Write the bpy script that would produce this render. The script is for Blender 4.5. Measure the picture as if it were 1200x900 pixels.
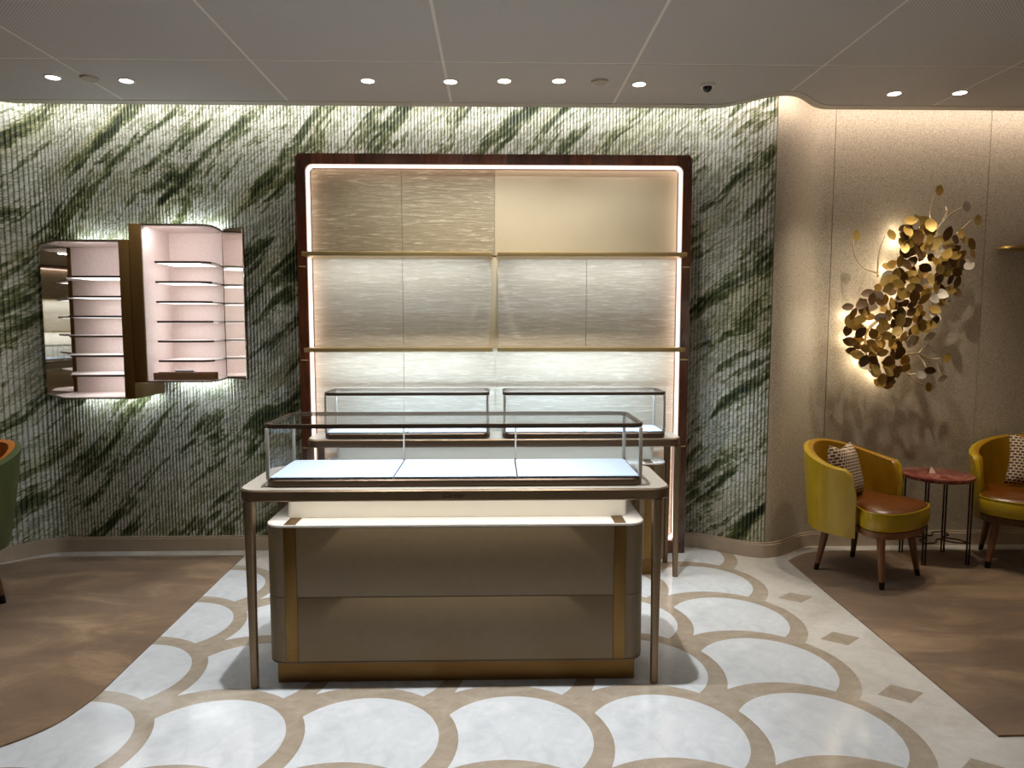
import bpy, bmesh, math, random
from mathutils import Vector, Matrix
random.seed(7)
for o in list(bpy.data.objects):
    bpy.data.objects.remove(o)
SC = bpy.context.scene
COL = SC.collection
PI = math.pi

# ------------------------------------------------------------------ camera
cam_d = bpy.data.cameras.new('camera')
cam_d.sensor_fit = 'HORIZONTAL'
cam_d.sensor_width = 36.0
cam_d.lens = 830.0 / 1200.0 * 36.0
cam_d.clip_start = 0.05
cam = bpy.data.objects.new('camera', cam_d)
COL.objects.link(cam)
YAW, PITCH = math.radians(1.3752), math.radians(4.9578)
fwd = Vector((math.sin(YAW) * math.cos(PITCH), math.cos(YAW) * math.cos(PITCH), -math.sin(PITCH)))
cam.location = (0, 0, 1.53)
cam.rotation_euler = fwd.to_track_quat('-Z', 'Y').to_euler()
SC.camera = cam

# ------------------------------------------------------------------ world, view
world = bpy.data.worlds.new('world')
SC.world = world
world.use_nodes = True
bg = world.node_tree.nodes['Background']
bg.inputs[0].default_value = (1.0, 0.93, 0.85, 1)
bg.inputs[1].default_value = 0.1
SC.view_settings.view_transform = 'Standard'
SC.view_settings.look = 'None'
SC.view_settings.gamma = 1.0
SC.view_settings.use_curve_mapping = False
SC.view_settings.exposure = 0.22
SC.cycles.use_denoising = True
SC.cycles.max_bounces = 10
SC.cycles.diffuse_bounces = 5
SC.cycles.glossy_bounces = 5
SC.cycles.transparent_max_bounces = 24
SC.cycles.sample_clamp_indirect = 4.0
SC.cycles.caustics_reflective = False
SC.cycles.caustics_refractive = False


def lamp(name, kind, loc, power, color, direction=None, **kw):
    d = bpy.data.lights.new(name, kind)
    d.energy = power
    d.color = color
    for k, v in kw.items():
        setattr(d, k, v)
    o = bpy.data.objects.new(name, d)
    COL.objects.link(o)
    o.location = loc
    if direction is not None:
        o.rotation_euler = Vector(direction).to_track_quat('-Z', 'Y').to_euler()
    return o


def spot(loc, power, color=(1, 0.9, 0.78), angle=85, blend=0.6, r=0.025, direction=(0, 0, -1)):
    return lamp('downlight_and_fill_lamp', 'SPOT', loc, power, color, direction, spot_size=math.radians(angle), spot_blend=blend, shadow_soft_size=r)


def strip(name, p0, p1, width, power, color, direction):
    """a linear LED: rectangle area lamp running from p0 to p1, facing direction"""
    p0, p1 = Vector(p0), Vector(p1)
    x = (p1 - p0).normalized()
    z = -Vector(direction).normalized()
    z = (z - x * z.dot(x)).normalized()
    y = z.cross(x)
    o = lamp(name, 'AREA', (p0 + p1) / 2, power, color, None, shape='RECTANGLE', size=(p1 - p0).length, size_y=width)
    o.rotation_euler = Matrix((x, y, z)).transposed().to_euler()
    return o


CEIL = 2.85
WALL = 4.72
NEUTRAL = (0.97, 0.98, 1.0)
COOL = (0.86, 0.93, 1.0)
WARM = (1.0, 0.86, 0.76)
PINK = (1.0, 0.80, 0.70)
# downlights above the picture over the front counter, then added room fill spots
for x, y in ((-0.76, 2.87), (0.36, 2.87)):
    spot((x, y, CEIL - 0.02), 170, NEUTRAL, 74, 0.45)
for x, y in ((-2.5, 2.7), (2.3, 2.7), (-2.6, 1.0), (2.5, 1.0), (0.0, 1.2), (-2.2, -1.5), (2.2, -1.5), (0, -1.5), (1.3, 2.2), (-1.5, 2.0)):  # unseen spots added as fill for the rest of the room
    spot((x, y, CEIL - 0.02), (12 if y > 2 else 18) if abs(x) > 2 else 2.5, NEUTRAL, 52 if abs(x) > 2 else 100)
# coves above the back wall
strip('cove_lamp', (-3.3, 4.53, 2.945), (1.45, 4.53, 2.945), 0.03, 13, (1.0, 0.98, 0.95), (0, 0.75, -0.65))
strip('cove_lamp', (1.45, 4.45, 2.945), (1.74, 4.33, 2.945), 0.03, 0.8, (1.0, 0.9, 0.85), (0, 0.75, -0.65))
strip('cove_lamp', (1.76, 4.33, 2.945), (2.08, 4.45, 2.945), 0.03, 1.0, WARM, (0, 0.75, -0.65))
strip('cove_lamp', (2.08, 4.53, 2.945), (4.9, 4.53, 2.945), 0.03, 7, WARM, (0, 0.75, -0.65))

# ------------------------------------------------------------------ materials
MATS = {}


def srgb(r, g, b):
    f = lambda c: (c / 255 / 12.92) if c / 255 <= 0.04045 else ((c / 255 + 0.055) / 1.055) ** 2.4
    return (f(r), f(g), f(b), 1)


class NT:
    def __init__(self, name):
        self.m = bpy.data.materials.new(name)
        self.m.use_nodes = True
        self.t = self.m.node_tree
        self.b = self.t.nodes['Principled BSDF']
        self.out = self.t.nodes['Material Output']
        MATS[name] = self.m

    def n(self, typ, **kw):
        nd = self.t.nodes.new(typ)
        for k, v in kw.items():
            if k.startswith('i_'):
                key = k[2:]
                nd.inputs[int(key) if key.isdigit() else key].default_value = v
            else:
                setattr(nd, k, v)
        return nd

    def l(self, a, ao, b, bi):
        self.t.links.new(a.outputs[ao], b.inputs[bi])

    def set(self, color=None, rough=None, metal=None, spec=None, sheen=None, coat=None):
        b = self.b
        if color is not None: b.inputs['Base Color'].default_value = color
        if rough is not None: b.inputs['Roughness'].default_value = rough
        if metal is not None: b.inputs['Metallic'].default_value = metal
        if spec is not None: b.inputs['Specular IOR Level'].default_value = spec
        if sheen is not None: b.inputs['Sheen Weight'].default_value = sheen
        if coat is not None: b.inputs['Coat Weight'].default_value = coat
        return self

    def ramp(self, src, so, stops, interp='LINEAR'):
        r = self.n('ShaderNodeValToRGB')
        r.color_ramp.interpolation = interp
        els = r.color_ramp.elements
        while len(els) < len(stops):
            els.new(0.5)
        for e, (p, c) in zip(els, stops):
            e.position = p
            e.color = c
        self.l(src, so, r, 0)
        return r

    def coord(self, scale=(1, 1, 1), rot=(0, 0, 0), out='Object'):
        tc = self.n('ShaderNodeTexCoord')
        mp = self.n('ShaderNodeMapping')
        mp.inputs['Scale'].default_value = scale
        mp.inputs['Rotation'].default_value = rot
        self.l(tc, out, mp, 0)
        return mp

    def noise(self, src, scale, detail=4, rough=0.55, dist=0.0):
        n = self.n('ShaderNodeTexNoise')
        n.inputs['Scale'].default_value = scale
        n.inputs['Detail'].default_value = detail
        n.inputs['Roughness'].default_value = rough
        n.inputs['Distortion'].default_value = dist
        self.l(src, 0, n, 'Vector')
        return n

    def bump(self, src, so, strength=0.3, dist=0.01):
        b = self.n('ShaderNodeBump')
        b.inputs['Strength'].default_value = strength
        b.inputs['Distance'].default_value = dist
        self.l(src, so, b, 'Height')
        self.l(b, 0, self.b, 'Normal')
        return b


def plain(name, color, rough=0.5, metal=0.0, var=0.06, scale=8, bump=0.0, coat=None, stretch=(1, 1, 1), sheen=None):
    t = NT(name).set(color, rough, metal, coat=coat, sheen=sheen)
    c = t.coord(stretch)
    n = t.noise(c, scale)
    dk = tuple(x * (1 - var) for x in color[:3]) + (1,)
    lt = tuple(min(1, x * (1 + var)) for x in color[:3]) + (1,)
    r = t.ramp(n, 0, [(0.3, dk), (0.7, lt)])
    t.l(r, 0, t.b, 'Base Color')
    if bump:
        t.bump(n, 0, bump, 0.004)
    return t.m


def emit(name, color, strength):
    t = NT(name)
    e = t.n('ShaderNodeEmission')
    e.inputs[0].default_value = tuple(color[:3]) + (1,)
    e.inputs[1].default_value = strength
    t.l(e, 0, t.out, 0)
    return t.m


def glass(name, tint=(0.97, 0.985, 0.98, 1), gloss=1.0):
    t = NT(name)
    tr = t.n('ShaderNodeBsdfTransparent')
    tr.inputs[0].default_value = tint
    gl = t.n('ShaderNodeBsdfGlossy')
    gl.inputs['Roughness'].default_value = 0.01
    lw = t.n('ShaderNodeLayerWeight', i_0=0.5)
    pw = t.n('ShaderNodeMath', operation='POWER', i_1=5.0)
    mu = t.n('ShaderNodeMath', operation='MULTIPLY_ADD', i_1=0.8 * gloss, i_2=0.03 * gloss)
    mx = t.n('ShaderNodeMixShader')
    t.l(lw, 'Facing', pw, 0)
    t.l(pw, 0, mu, 0)
    t.l(mu, 0, mx, 0)
    t.l(tr, 0, mx, 1)
    t.l(gl, 0, mx, 2)
    t.l(mx, 0, t.out, 0)
    return t.m


plain('bronze', srgb(128, 108, 84), 0.38, 0.75, 0.05, 6, stretch=(1, 1, 30))
plain('bronze_top', srgb(186, 178, 164), 0.32, 0.15, 0.05, 6)  # on the table tops this paler grey stands in for reflected light
plain('dark_bronze', srgb(104, 86, 70), 0.38, 0.7, 0.05, 6)
plain('gold', srgb(124, 94, 50), 0.40, 0.75, 0.06, 10, stretch=(1, 1, 20))
plain('gold_shelf', srgb(196, 170, 118), 0.35, 0.7, 0.05, 10, stretch=(12, 1, 1))
plain('taupe_leather', srgb(122, 103, 74), 0.48, 0.0, 0.04, 30, bump=0.05)
plain('seam_dark', srgb(38, 30, 24), 0.7)
plain('ledge_white', srgb(240, 234, 224), 0.4, 0, 0.02)
plain('riser_cream', srgb(206, 197, 178), 0.45, 0, 0.02)
plain('tray_fabric', srgb(186, 202, 220), 0.8, 0, 0.02, 60, bump=0.05)
plain('niche_fabric', srgb(230, 216, 210), 0.75, 0, 0.05, 60, bump=0.08)
plain('shelf_white', srgb(238, 232, 226), 0.4, 0, 0.02)
plain('brass', srgb(190, 158, 100), 0.3, 0.9, 0.05)
plain('brown_tray', srgb(120, 84, 52), 0.5, 0, 0.1)
plain('white_cloth', srgb(240, 238, 236), 0.8, 0, 0.03)
plain('skirting', srgb(186, 168, 146), 0.4, 0, 0.07, 12)
plain('cream_wall', srgb(214, 200, 178), 0.6, 0, 0.03)
plain('dark_metal', srgb(60, 46, 36), 0.4, 0.6, 0.05)
plain('ferrule', srgb(40, 32, 26), 0.4, 0.7)
plain('ceiling_joint', srgb(236, 230, 218), 0.6, 0, 0.02)
plain('soffit_trim', srgb(206, 198, 182), 0.6, 0, 0.02)
plain('fixture_white', srgb(224, 218, 206), 0.5, 0, 0.02)
plain('speaker_grey', srgb(182, 174, 158), 0.6, 0, 0.02)
plain('dome_dark', srgb(20, 20, 22), 0.1, 0, 0.02)
plain('logo_dark', srgb(50, 36, 22), 0.5, 0.3, 0.02)
emit('led_shelf', (1.0, 0.95, 0.96), 2.2)
plain('led_frame', srgb(235, 220, 208), 0.5, 0, 0.02)
plain('mullion', srgb(206, 190, 156), 0.5, 0, 0.03)
plain('card_cream', srgb(222, 196, 170), 0.6, 0, 0.03)
glass('clear_glass', (0.99, 0.992, 0.996, 1), 0.4)
glass('top_glass', (0.985, 0.99, 0.995, 1), 0.5)
emit('downlight_lens', (1, 0.96, 0.9), 14)
emit('led_pink', (1.0, 0.74, 0.62), 2.3)
emit('led_cool', (0.92, 0.95, 1.0), 5.0)

t = NT('mirror').set(srgb(232, 230, 224), 0.02, 1.0)

# green fluted marble: long diagonal streaks
t = NT('green_marble').set(rough=0.32)
tc = t.n('ShaderNodeTexCoord')
warp = t.n('ShaderNodeTexNoise'); warp.inputs['Scale'].default_value = 0.9; warp.inputs['Detail'].default_value = 3
t.l(tc, 'Object', warp, 'Vector')
sub = t.n('ShaderNodeVectorMath', operation='SUBTRACT'); sub.inputs[1].default_value = (0.5, 0.5, 0.5)
t.l(warp, 'Color', sub, 0)
sc = t.n('ShaderNodeVectorMath', operation='SCALE'); sc.inputs['Scale'].default_value = 0.30
t.l(sub, 0, sc, 0)
ad = t.n('ShaderNodeVectorMath', operation='ADD')
t.l(tc, 'Object', ad, 0); t.l(sc, 0, ad, 1)
fl = t.n('ShaderNodeVectorMath', operation='MULTIPLY'); fl.inputs[1].default_value = (1, 0.0, 1)
t.l(ad, 0, fl, 0)
rot0 = t.n('ShaderNodeMapping'); rot0.inputs['Rotation'].default_value = (0, math.radians(44), 0)
t.l(fl, 0, rot0, 0)
rot = t.n('ShaderNodeMapping'); rot.inputs['Scale'].default_value = (0.8, 1, 5.6)
t.l(rot0, 0, rot, 0)
n1 = t.noise(rot, 1.25, 5, 0.6, 0.25)
n2 = t.noise(rot, 4.2, 8, 0.72, 0.5)
fine = t.n('ShaderNodeMapping'); fine.inputs['Scale'].default_value = (2.6, 1, 4.2)
t.l(rot0, 0, fine, 0)
n5 = t.noise(fine, 7.0, 8, 0.78, 0.6)
mixn = t.n('ShaderNodeMix', data_type='FLOAT'); mixn.inputs[0].default_value = 0.40
t.l(n1, 0, mixn, 2); t.l(n2, 0, mixn, 3)
mix2 = t.n('ShaderNodeMix', data_type='FLOAT'); mix2.inputs[0].default_value = 0.24
t.l(mixn, 0, mix2, 2); t.l(n5, 0, mix2, 3)
r = t.ramp(mix2, 0, [(0.372, srgb(26, 32, 24)), (0.434, srgb(54, 64, 42)), (0.466, srgb(98, 105, 68)), (0.487, srgb(152, 153, 124)),
                     (0.512, srgb(218, 217, 210)), (0.552, srgb(124, 129, 94)), (0.58, srgb(216, 215, 208)), (0.66, srgb(182, 184, 168))])
n3 = t.noise(rot, 0.8, 3, 0.5, 0.4)
olive = t.ramp(n3, 0, [(0.5, (0, 0, 0, 1)), (0.64, (0.5, 0.5, 0.5, 1))])
mo = t.n('ShaderNodeMix', data_type='RGBA', blend_type='MULTIPLY')
mo.inputs[7].default_value = srgb(206, 204, 130)
t.l(olive, 0, mo, 0); t.l(r, 0, mo, 6)
# sharp dark fissures
n4 = t.noise(rot, 6.5, 9, 0.78, 0.8)
fis = t.ramp(n4, 0, [(0.385, (1, 1, 1, 1)), (0.435, (0, 0, 0, 1))])
gate = t.ramp(n1, 0, [(0.40, (1, 1, 1, 1)), (0.60, (0.15, 0.15, 0.15, 1))])
mm = t.n('ShaderNodeMath', operation='MULTIPLY'); t.l(fis, 0, mm, 0); t.l(gate, 0, mm, 1)
mf = t.n('ShaderNodeMix', data_type='RGBA', blend_type='MIX'); mf.inputs[7].default_value = srgb(24, 28, 22)
t.l(mm, 0, mf, 0); t.l(mo, 2, mf, 6)
t.l(mf, 2, t.b, 'Base Color')

# stones of the floor


def stone(name, base, dark, light, rough=0.12, sc=2.2):
    t = NT(name).set(rough=rough)
    c = t.coord((1, 1, 1))
    a = t.noise(c, sc, 6, 0.6, 1.2)
    b = t.noise(c, sc * 4, 6, 0.7, 2.0)
    m = t.n('ShaderNodeMix', data_type='FLOAT'); m.inputs[0].default_value = 0.35
    t.l(a, 0, m, 2); t.l(b, 0, m, 3)
    r = t.ramp(m, 0, [(0.32, dark), (0.5, base), (0.68, light)])
    t.l(r, 0, t.b, 'Base Color')
    rr = t.ramp(b, 0, [(0.3, (rough * 0.8,) * 3 + (1,)), (0.7, (rough * 1.4,) * 3 + (1,))])
    t.l(rr, 0, t.b, 'Roughness')
    return t.m


stone('cream_marble', srgb(196, 190, 180), srgb(178, 170, 158), srgb(212, 207, 198))
stone('white_marble', srgb(204, 207, 208), srgb(184, 188, 190), srgb(222, 224, 225))
stone('tan_marble', srgb(164, 151, 133), srgb(138, 124, 106), srgb(188, 177, 162))
stone('red_marble', srgb(128, 62, 52), srgb(92, 40, 36), srgb(190, 140, 124), 0.15, 9)

# brown carpet with brushed mottling
t = NT('brown_carpet').set(rough=0.95, sheen=0.3)
c = t.coord((0.7, 1.6, 1))
a = t.noise(c, 2.4, 6, 0.65, 0.8)
b = t.noise(t.coord((1, 1, 1)), 160, 2)
r = t.ramp(a, 0, [(0.34, srgb(98, 74, 50)), (0.5, srgb(116, 90, 62)), (0.66, srgb(148, 120, 88))])
t.l(r, 0, t.b, 'Base Color')
t.bump(b, 0, 0.5, 0.004)

# perforated ceiling panel
t = NT('perforated_panel').set(rough=0.75)
tc = t.n('ShaderNodeTexCoord')
vm = t.n('ShaderNodeVectorMath', operation='SCALE'); vm.inputs['Scale'].default_value = 2 * PI / 0.016
t.l(tc, 'Object', vm, 0)
sx = t.n('ShaderNodeSeparateXYZ'); t.l(vm, 0, sx, 0)
s1 = t.n('ShaderNodeMath', operation='SINE'); t.l(sx, 0, s1, 0)
s2 = t.n('ShaderNodeMath', operation='SINE'); t.l(sx, 1, s2, 0)
mu = t.n('ShaderNodeMath', operation='MULTIPLY'); t.l(s1, 0, mu, 0); t.l(s2, 0, mu, 1)
r = t.ramp(mu, 0, [(0.42, srgb(206, 200, 194)), (0.56, srgb(154, 147, 139))])
t.l(r, 0, t.b, 'Base Color')

# crackled metallic wall fabric
t = NT('wall_fabric').set(rough=0.5, metal=0.0)
c = t.coord()
v = t.n('ShaderNodeTexVoronoi', feature='DISTANCE_TO_EDGE'); v.inputs['Scale'].default_value = 70
w = t.noise(c, 30, 3, 0.6)
va = t.n('ShaderNodeMix', data_type='RGBA'); va.inputs[0].default_value = 0.04
t.l(c, 0, va, 6); t.l(w, 'Color', va, 7); t.l(va, 2, v, 'Vector')
r = t.ramp(v, 0, [(0.0, srgb(150, 136, 116)), (0.09, srgb(182, 168, 146)), (0.4, srgb(194, 180, 158))])
t.l(r, 0, t.b, 'Base Color')
t.bump(v, 0, 0.25, 0.003)

# shelving back panels: silk with wave relief, and a smooth one
t = NT('wave_panel').set(rough=0.45, metal=0.0)
c = t.coord((5.5, 1, 60))
a = t.noise(c, 1.6, 5, 0.6, 0.7)
r = t.ramp(a, 0, [(0.3, srgb(196, 184, 162)), (0.55, srgb(212, 201, 180)), (0.72, srgb(240, 232, 214))])
t.l(r, 0, t.b, 'Base Color')
t.bump(a, 0, 0.35, 0.01)
t = NT('wave_panel_dark').set(rough=0.45)
c = t.coord((5.5, 1, 60))
a = t.noise(c, 1.6, 5, 0.6, 0.7)
r = t.ramp(a, 0, [(0.3, srgb(146, 134, 110)), (0.55, srgb(160, 149, 124)), (0.70, srgb(206, 196, 170))])
t.l(r, 0, t.b, 'Base Color')
t.bump(a, 0, 0.4, 0.01)
plain('smooth_panel', srgb(192, 181, 154), 0.45, 0.0, 0.03, 3)

# polished walnut, lengthwise grain, tint differs from block to block


def wood(name, d, l, stretch, rough=0.2, coat=0.5):
    t = NT(name).set(rough=rough, coat=coat)
    c = t.coord(stretch)
    a = t.noise(c, 6, 6, 0.6, 1.0)
    r = t.ramp(a, 0, [(0.3, d), (0.7, l)])
    oi = t.n('ShaderNodeObjectInfo')
    h = t.n('ShaderNodeHueSaturation')
    mr = t.n('ShaderNodeMapRange', i_3=0.55, i_4=1.5)
    t.l(oi, 'Random', mr, 0)
    t.l(mr, 0, h, 'Value')
    t.l(r, 0, h, 'Color')
    t.l(h, 0, t.b, 'Base Color')
    return t.m


wood('walnut', srgb(62, 30, 18), srgb(104, 54, 30), (6, 6, 0.6))
wood('leg_wood', srgb(92, 58, 34), srgb(128, 84, 50), (8, 8, 0.8), 0.35, 0.1)

# velvets


def velvet(name, col, lite, rough=0.3):
    t = NT(name).set(rough=rough, sheen=0.04, spec=0.6)
    t.b.inputs['Sheen Tint'].default_value = lite
    t.b.inputs['Sheen Roughness'].default_value = 0.35
    c = t.coord((1, 1, 0.5))
    a = t.noise(c, 7, 4, 0.6, 0.5)
    r = t.ramp(a, 0, [(0.3, tuple(x * 0.8 for x in col[:3]) + (1,)), (0.7, col)])
    t.l(r, 0, t.b, 'Base Color')
    t.bump(a, 0, 0.15, 0.02)
    return t.m


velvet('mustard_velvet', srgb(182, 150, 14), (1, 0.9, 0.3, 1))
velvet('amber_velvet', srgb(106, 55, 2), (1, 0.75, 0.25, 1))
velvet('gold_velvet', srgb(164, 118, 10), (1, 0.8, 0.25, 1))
velvet('green_velvet', srgb(88, 98, 58), (0.7, 0.8, 0.4, 1))
velvet('orange_velvet', srgb(206, 122, 30), (1, 0.7, 0.2, 1))

# pillow: small dark half moons in offset rows
t = NT('pillow_weave').set(rough=0.8)
tc = t.n('ShaderNodeTexCoord')
br = t.n('ShaderNodeTexBrick')
br.offset = 0.5
br.inputs['Color1'].default_value = srgb(62, 34, 26)
br.inputs['Color2'].default_value = srgb(78, 46, 34)
br.inputs['Mortar'].default_value = srgb(214, 190, 158)
br.inputs['Scale'].default_value = 1.0
br.inputs['Mortar Size'].default_value = 0.0058
br.inputs['Mortar Smooth'].default_value = 1.0
br.inputs['Brick Width'].default_value = 0.024
br.inputs['Row Height'].default_value = 0.0185
t.l(tc, 'Object', br, 'Vector')
t.l(br, 0, t.b, 'Base Color')

# sculpture leaves
plain('leaf_dark', srgb(84, 58, 26), 0.45, 0.35, 0.1, 20)
plain('leaf_gold', srgb(168, 134, 62), 0.42, 0.4, 0.1, 20)
plain('leaf_yellow', srgb(206, 174, 100), 0.32, 0.6, 0.1, 20)
plain('leaf_pearl', srgb(220, 206, 184), 0.35, 0.3, 0.05, 20)
plain('leaf_copper', srgb(120, 84, 40), 0.42, 0.4, 0.1, 20)
plain('stem_pale', srgb(224, 206, 172), 0.35, 0.5, 0.05)

# ------------------------------------------------------------------ helpers


def link(name, me, mat=None, parent=None, smooth=False):
    o = bpy.data.objects.new(name, me)
    COL.objects.link(o)
    if mat is not None and not me.materials:
        me.materials.append(MATS[mat] if isinstance(mat, str) else mat)
    if parent is not None:
        o.parent = parent
    if smooth:
        for p in me.polygons:
            p.use_smooth = True
    return o


def from_bm(name, bm, mat=None, parent=None, smooth=False, angle=None):
    bmesh.ops.recalc_face_normals(bm, faces=bm.faces)
    me = bpy.data.meshes.new(name)
    bm.to_mesh(me)
    bm.free()
    o = link(name, me, mat, parent, smooth)
    if angle:
        for p in me.polygons:
            p.use_smooth = True
        me.set_sharp_from_angle(angle=math.radians(angle))
    return o


def thing(name, label, cat, loc=(0, 0, 0), rz=0.0, group=None):
    o = bpy.data.objects.new(name, None)
    o.empty_display_size = 0.1
    COL.objects.link(o)
    o.location = loc
    o.rotation_euler = (0, 0, rz)
    return tag(o, label, cat, group)


def tag(o, label, cat, group=None):
    o['label'] = label
    o['category'] = cat
    if group:
        o['group'] = group
    return o


def struct(o):
    o['kind'] = 'structure'
    return o


def add_box(bm, x0, x1, y0, y1, z0, z1):
    v = [bm.verts.new(p) for p in ((x0, y0, z0), (x1, y0, z0), (x1, y1, z0), (x0, y1, z0), (x0, y0, z1), (x1, y0, z1), (x1, y1, z1), (x0, y1, z1))]
    for f in ((0, 3, 2, 1), (4, 5, 6, 7), (0, 1, 5, 4), (1, 2, 6, 5), (2, 3, 7, 6), (3, 0, 4, 7)):
        bm.faces.new([v[i] for i in f])


def box(name, x0, x1, y0, y1, z0, z1, mat, parent=None, bevel=0.0):
    bm = bmesh.new()
    add_box(bm, x0, x1, y0, y1, z0, z1)
    if bevel:
        bmesh.ops.bevel(bm, geom=list(bm.edges), offset=bevel, segments=2, affect='EDGES', profile=0.5)
    return from_bm(name, bm, mat, parent, angle=40 if bevel else None)


def rrect(x0, x1, y0, y1, r, seg=8):
    pts = []
    for cx, cy, a0 in ((x1 - r, y1 - r, 0), (x0 + r, y1 - r, 90), (x0 + r, y0 + r, 180), (x1 - r, y0 + r, 270)):
        for i in range(seg + 1):
            a = math.radians(a0 + 90 * i / seg)
            pts.append((cx + r * math.cos(a), cy + r * math.sin(a)))
    return pts


def add_loops(bm, loops, cap0=True, cap1=True, closed=True):
    """loops: list of lists of 3D points, same count"""
    vs = [[bm.verts.new(p) for p in L] for L in loops]
    n = len(loops[0])
    for a, b in zip(vs, vs[1:]):
        for i in range(n if closed else n - 1):
            j = (i + 1) % n
            bm.faces.new((a[i], a[j], b[j], b[i]))
    if cap0: bm.faces.new(vs[0][::-1])
    if cap1: bm.faces.new(vs[-1])
    return vs


def prism(name, x0, x1, y0, y1, r, z0, z1, mat, parent=None, b=0.004, seg=8):
    """box with rounded vertical corners and eased top and bottom edges"""
    bm = bmesh.new()
    L = []
    for z, ins in ((z0, b), (z0 + b, 0), (z1 - b, 0), (z1, b)):
        L.append([(x, y, z) for x, y in rrect(x0 + ins, x1 - ins, y0 + ins, y1 - ins, max(r - ins, 0.001), seg)])
    add_loops(bm, L)
    return from_bm(name, bm, mat, parent, angle=40)


def poly_prism(name, pts, z0, z1, mat, parent=None):
    bm = bmesh.new()
    add_loops(bm, [[(x, y, z0) for x, y in pts], [(x, y, z1) for x, y in pts]])
    return from_bm(name, bm, mat, parent, angle=40)


def add_ring(bm, outer, inner, z0, z1):
    """hollow rim between two outlines with equal point counts"""
    n = len(outer)
    vs = [[bm.verts.new((x, y, z)) for x, y in pts] for pts, z in ((outer, z0), (outer, z1), (inner, z1), (inner, z0))]
    for k in range(4):
        a, b = vs[k], vs[(k + 1) % 4]
        for i in range(n):
            j = (i + 1) % n
            bm.faces.new((a[i], a[j], b[j], b[i]))


def rim(name, outer, inner, z0, z1, mat, parent=None):
    bm = bmesh.new()
    add_ring(bm, outer, inner, z0, z1)
    return from_bm(name, bm, mat, parent, angle=40)


def add_lathe(bm, prof, seg=24, c=(0, 0, 0)):
    L = [[(c[0] + r * math.cos(2 * PI * i / seg), c[1] + r * math.sin(2 * PI * i / seg), c[2] + z) for i in range(seg)] for r, z in prof]
    add_loops(bm, L)


def lathe(name, prof, mat, parent=None, seg=24, c=(0, 0, 0)):
    bm = bmesh.new()
    add_lathe(bm, prof, seg, c)
    return from_bm(name, bm, mat, parent, angle=45)


def add_tube(bm, pts, rad, seg=8):
    pts = [Vector(p) for p in pts]
    rads = rad if isinstance(rad, (list, tuple)) else [rad] * len(pts)
    L = []
    ref = Vector((0.13, 0.31, 0.94))
    for i, p in enumerate(pts):
        d = (pts[min(i + 1, len(pts) - 1)] - pts[max(i - 1, 0)]).normalized()
        u = d.cross(ref)
        if u.length < 1e-3: u = d.cross(Vector((1, 0, 0)))
        u.normalize()
        v = d.cross(u)
        L.append([p + (u * math.cos(2 * PI * k / seg) + v * math.sin(2 * PI * k / seg)) * rads[i] for k in range(seg)])
    add_loops(bm, L)


def tube(name, pts, rad, mat, parent=None, seg=8):
    bm = bmesh.new()
    add_tube(bm, pts, rad, seg)
    return from_bm(name, bm, mat, parent, angle=60)


def smooth_path(pts, sub=6):
    pts = [Vector(p) for p in pts]
    out = []
    for i in range(len(pts) - 1):
        p0, p1, p2, p3 = pts[max(i - 1, 0)], pts[i], pts[i + 1], pts[min(i + 2, len(pts) - 1)]
        for k in range(sub):
            u = k / sub
            out.append(0.5 * ((2 * p1) + (p2 - p0) * u + (2 * p0 - 5 * p1 + 4 * p2 - p3) * u * u + (3 * p1 - p0 - 3 * p2 + p3) * u ** 3))
    out.append(pts[-1])
    return out


# ------------------------------------------------------------------ room shell
EDGE_X = 1.755          # where the marble meets the wall fabric, on the crest of the bulge


def bulge(x, a, lift, base, cx=EDGE_X, left=True):
    y = base
    if abs(x - cx) < a:
        y -= lift * 0.5 * (1 + math.cos(PI * (x - cx) / a))
    if left and x < -2.86:
        u = min(1.0, (-2.86 - x) / 0.45)
        y -= 0.30 * u * u * (3 - 2 * u)
    return y


wall_y = lambda x: bulge(x, 0.44, 0.235, WALL)
soff_y = lambda x: bulge(x, 0.36, 0.255, 4.475, 1.70)

# floor slab with marble inlay
bm = bmesh.new()
add_box(bm, -4.6, 5.0, -3.6, 4.95, -0.1, 0.0)
floor = struct(from_bm('floor', bm, 'cream_marble'))
R_OUT, R_IN, DX, DY = 0.403, 0.295, 0.57, 0.512


def disc_mesh(name, r0, r1, mat):
    bm = bmesh.new()
    n = 64
    if r0 == 0:
        bm.faces.new([bm.verts.new((0.035 + r1 * math.cos(2 * PI * i / n), 0.02 + r1 * math.sin(2 * PI * i / n), 0)) for i in range(n)])
    else:
        a = [bm.verts.new((0.035 + r0 * math.cos(2 * PI * i / n), 0.02 + r0 * math.sin(2 * PI * i / n), 0)) for i in range(n)]
        b = [bm.verts.new((r1 * math.cos(2 * PI * i / n), r1 * math.sin(2 * PI * i / n), 0)) for i in range(n)]
        for i in range(n):
            bm.faces.new((a[i], b[i], b[(i + 1) % n], a[(i + 1) % n]))
    me = bpy.data.meshes.new(name)
    bm.to_mesh(me); bm.free()
    me.materials.append(MATS[mat])
    return me


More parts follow.
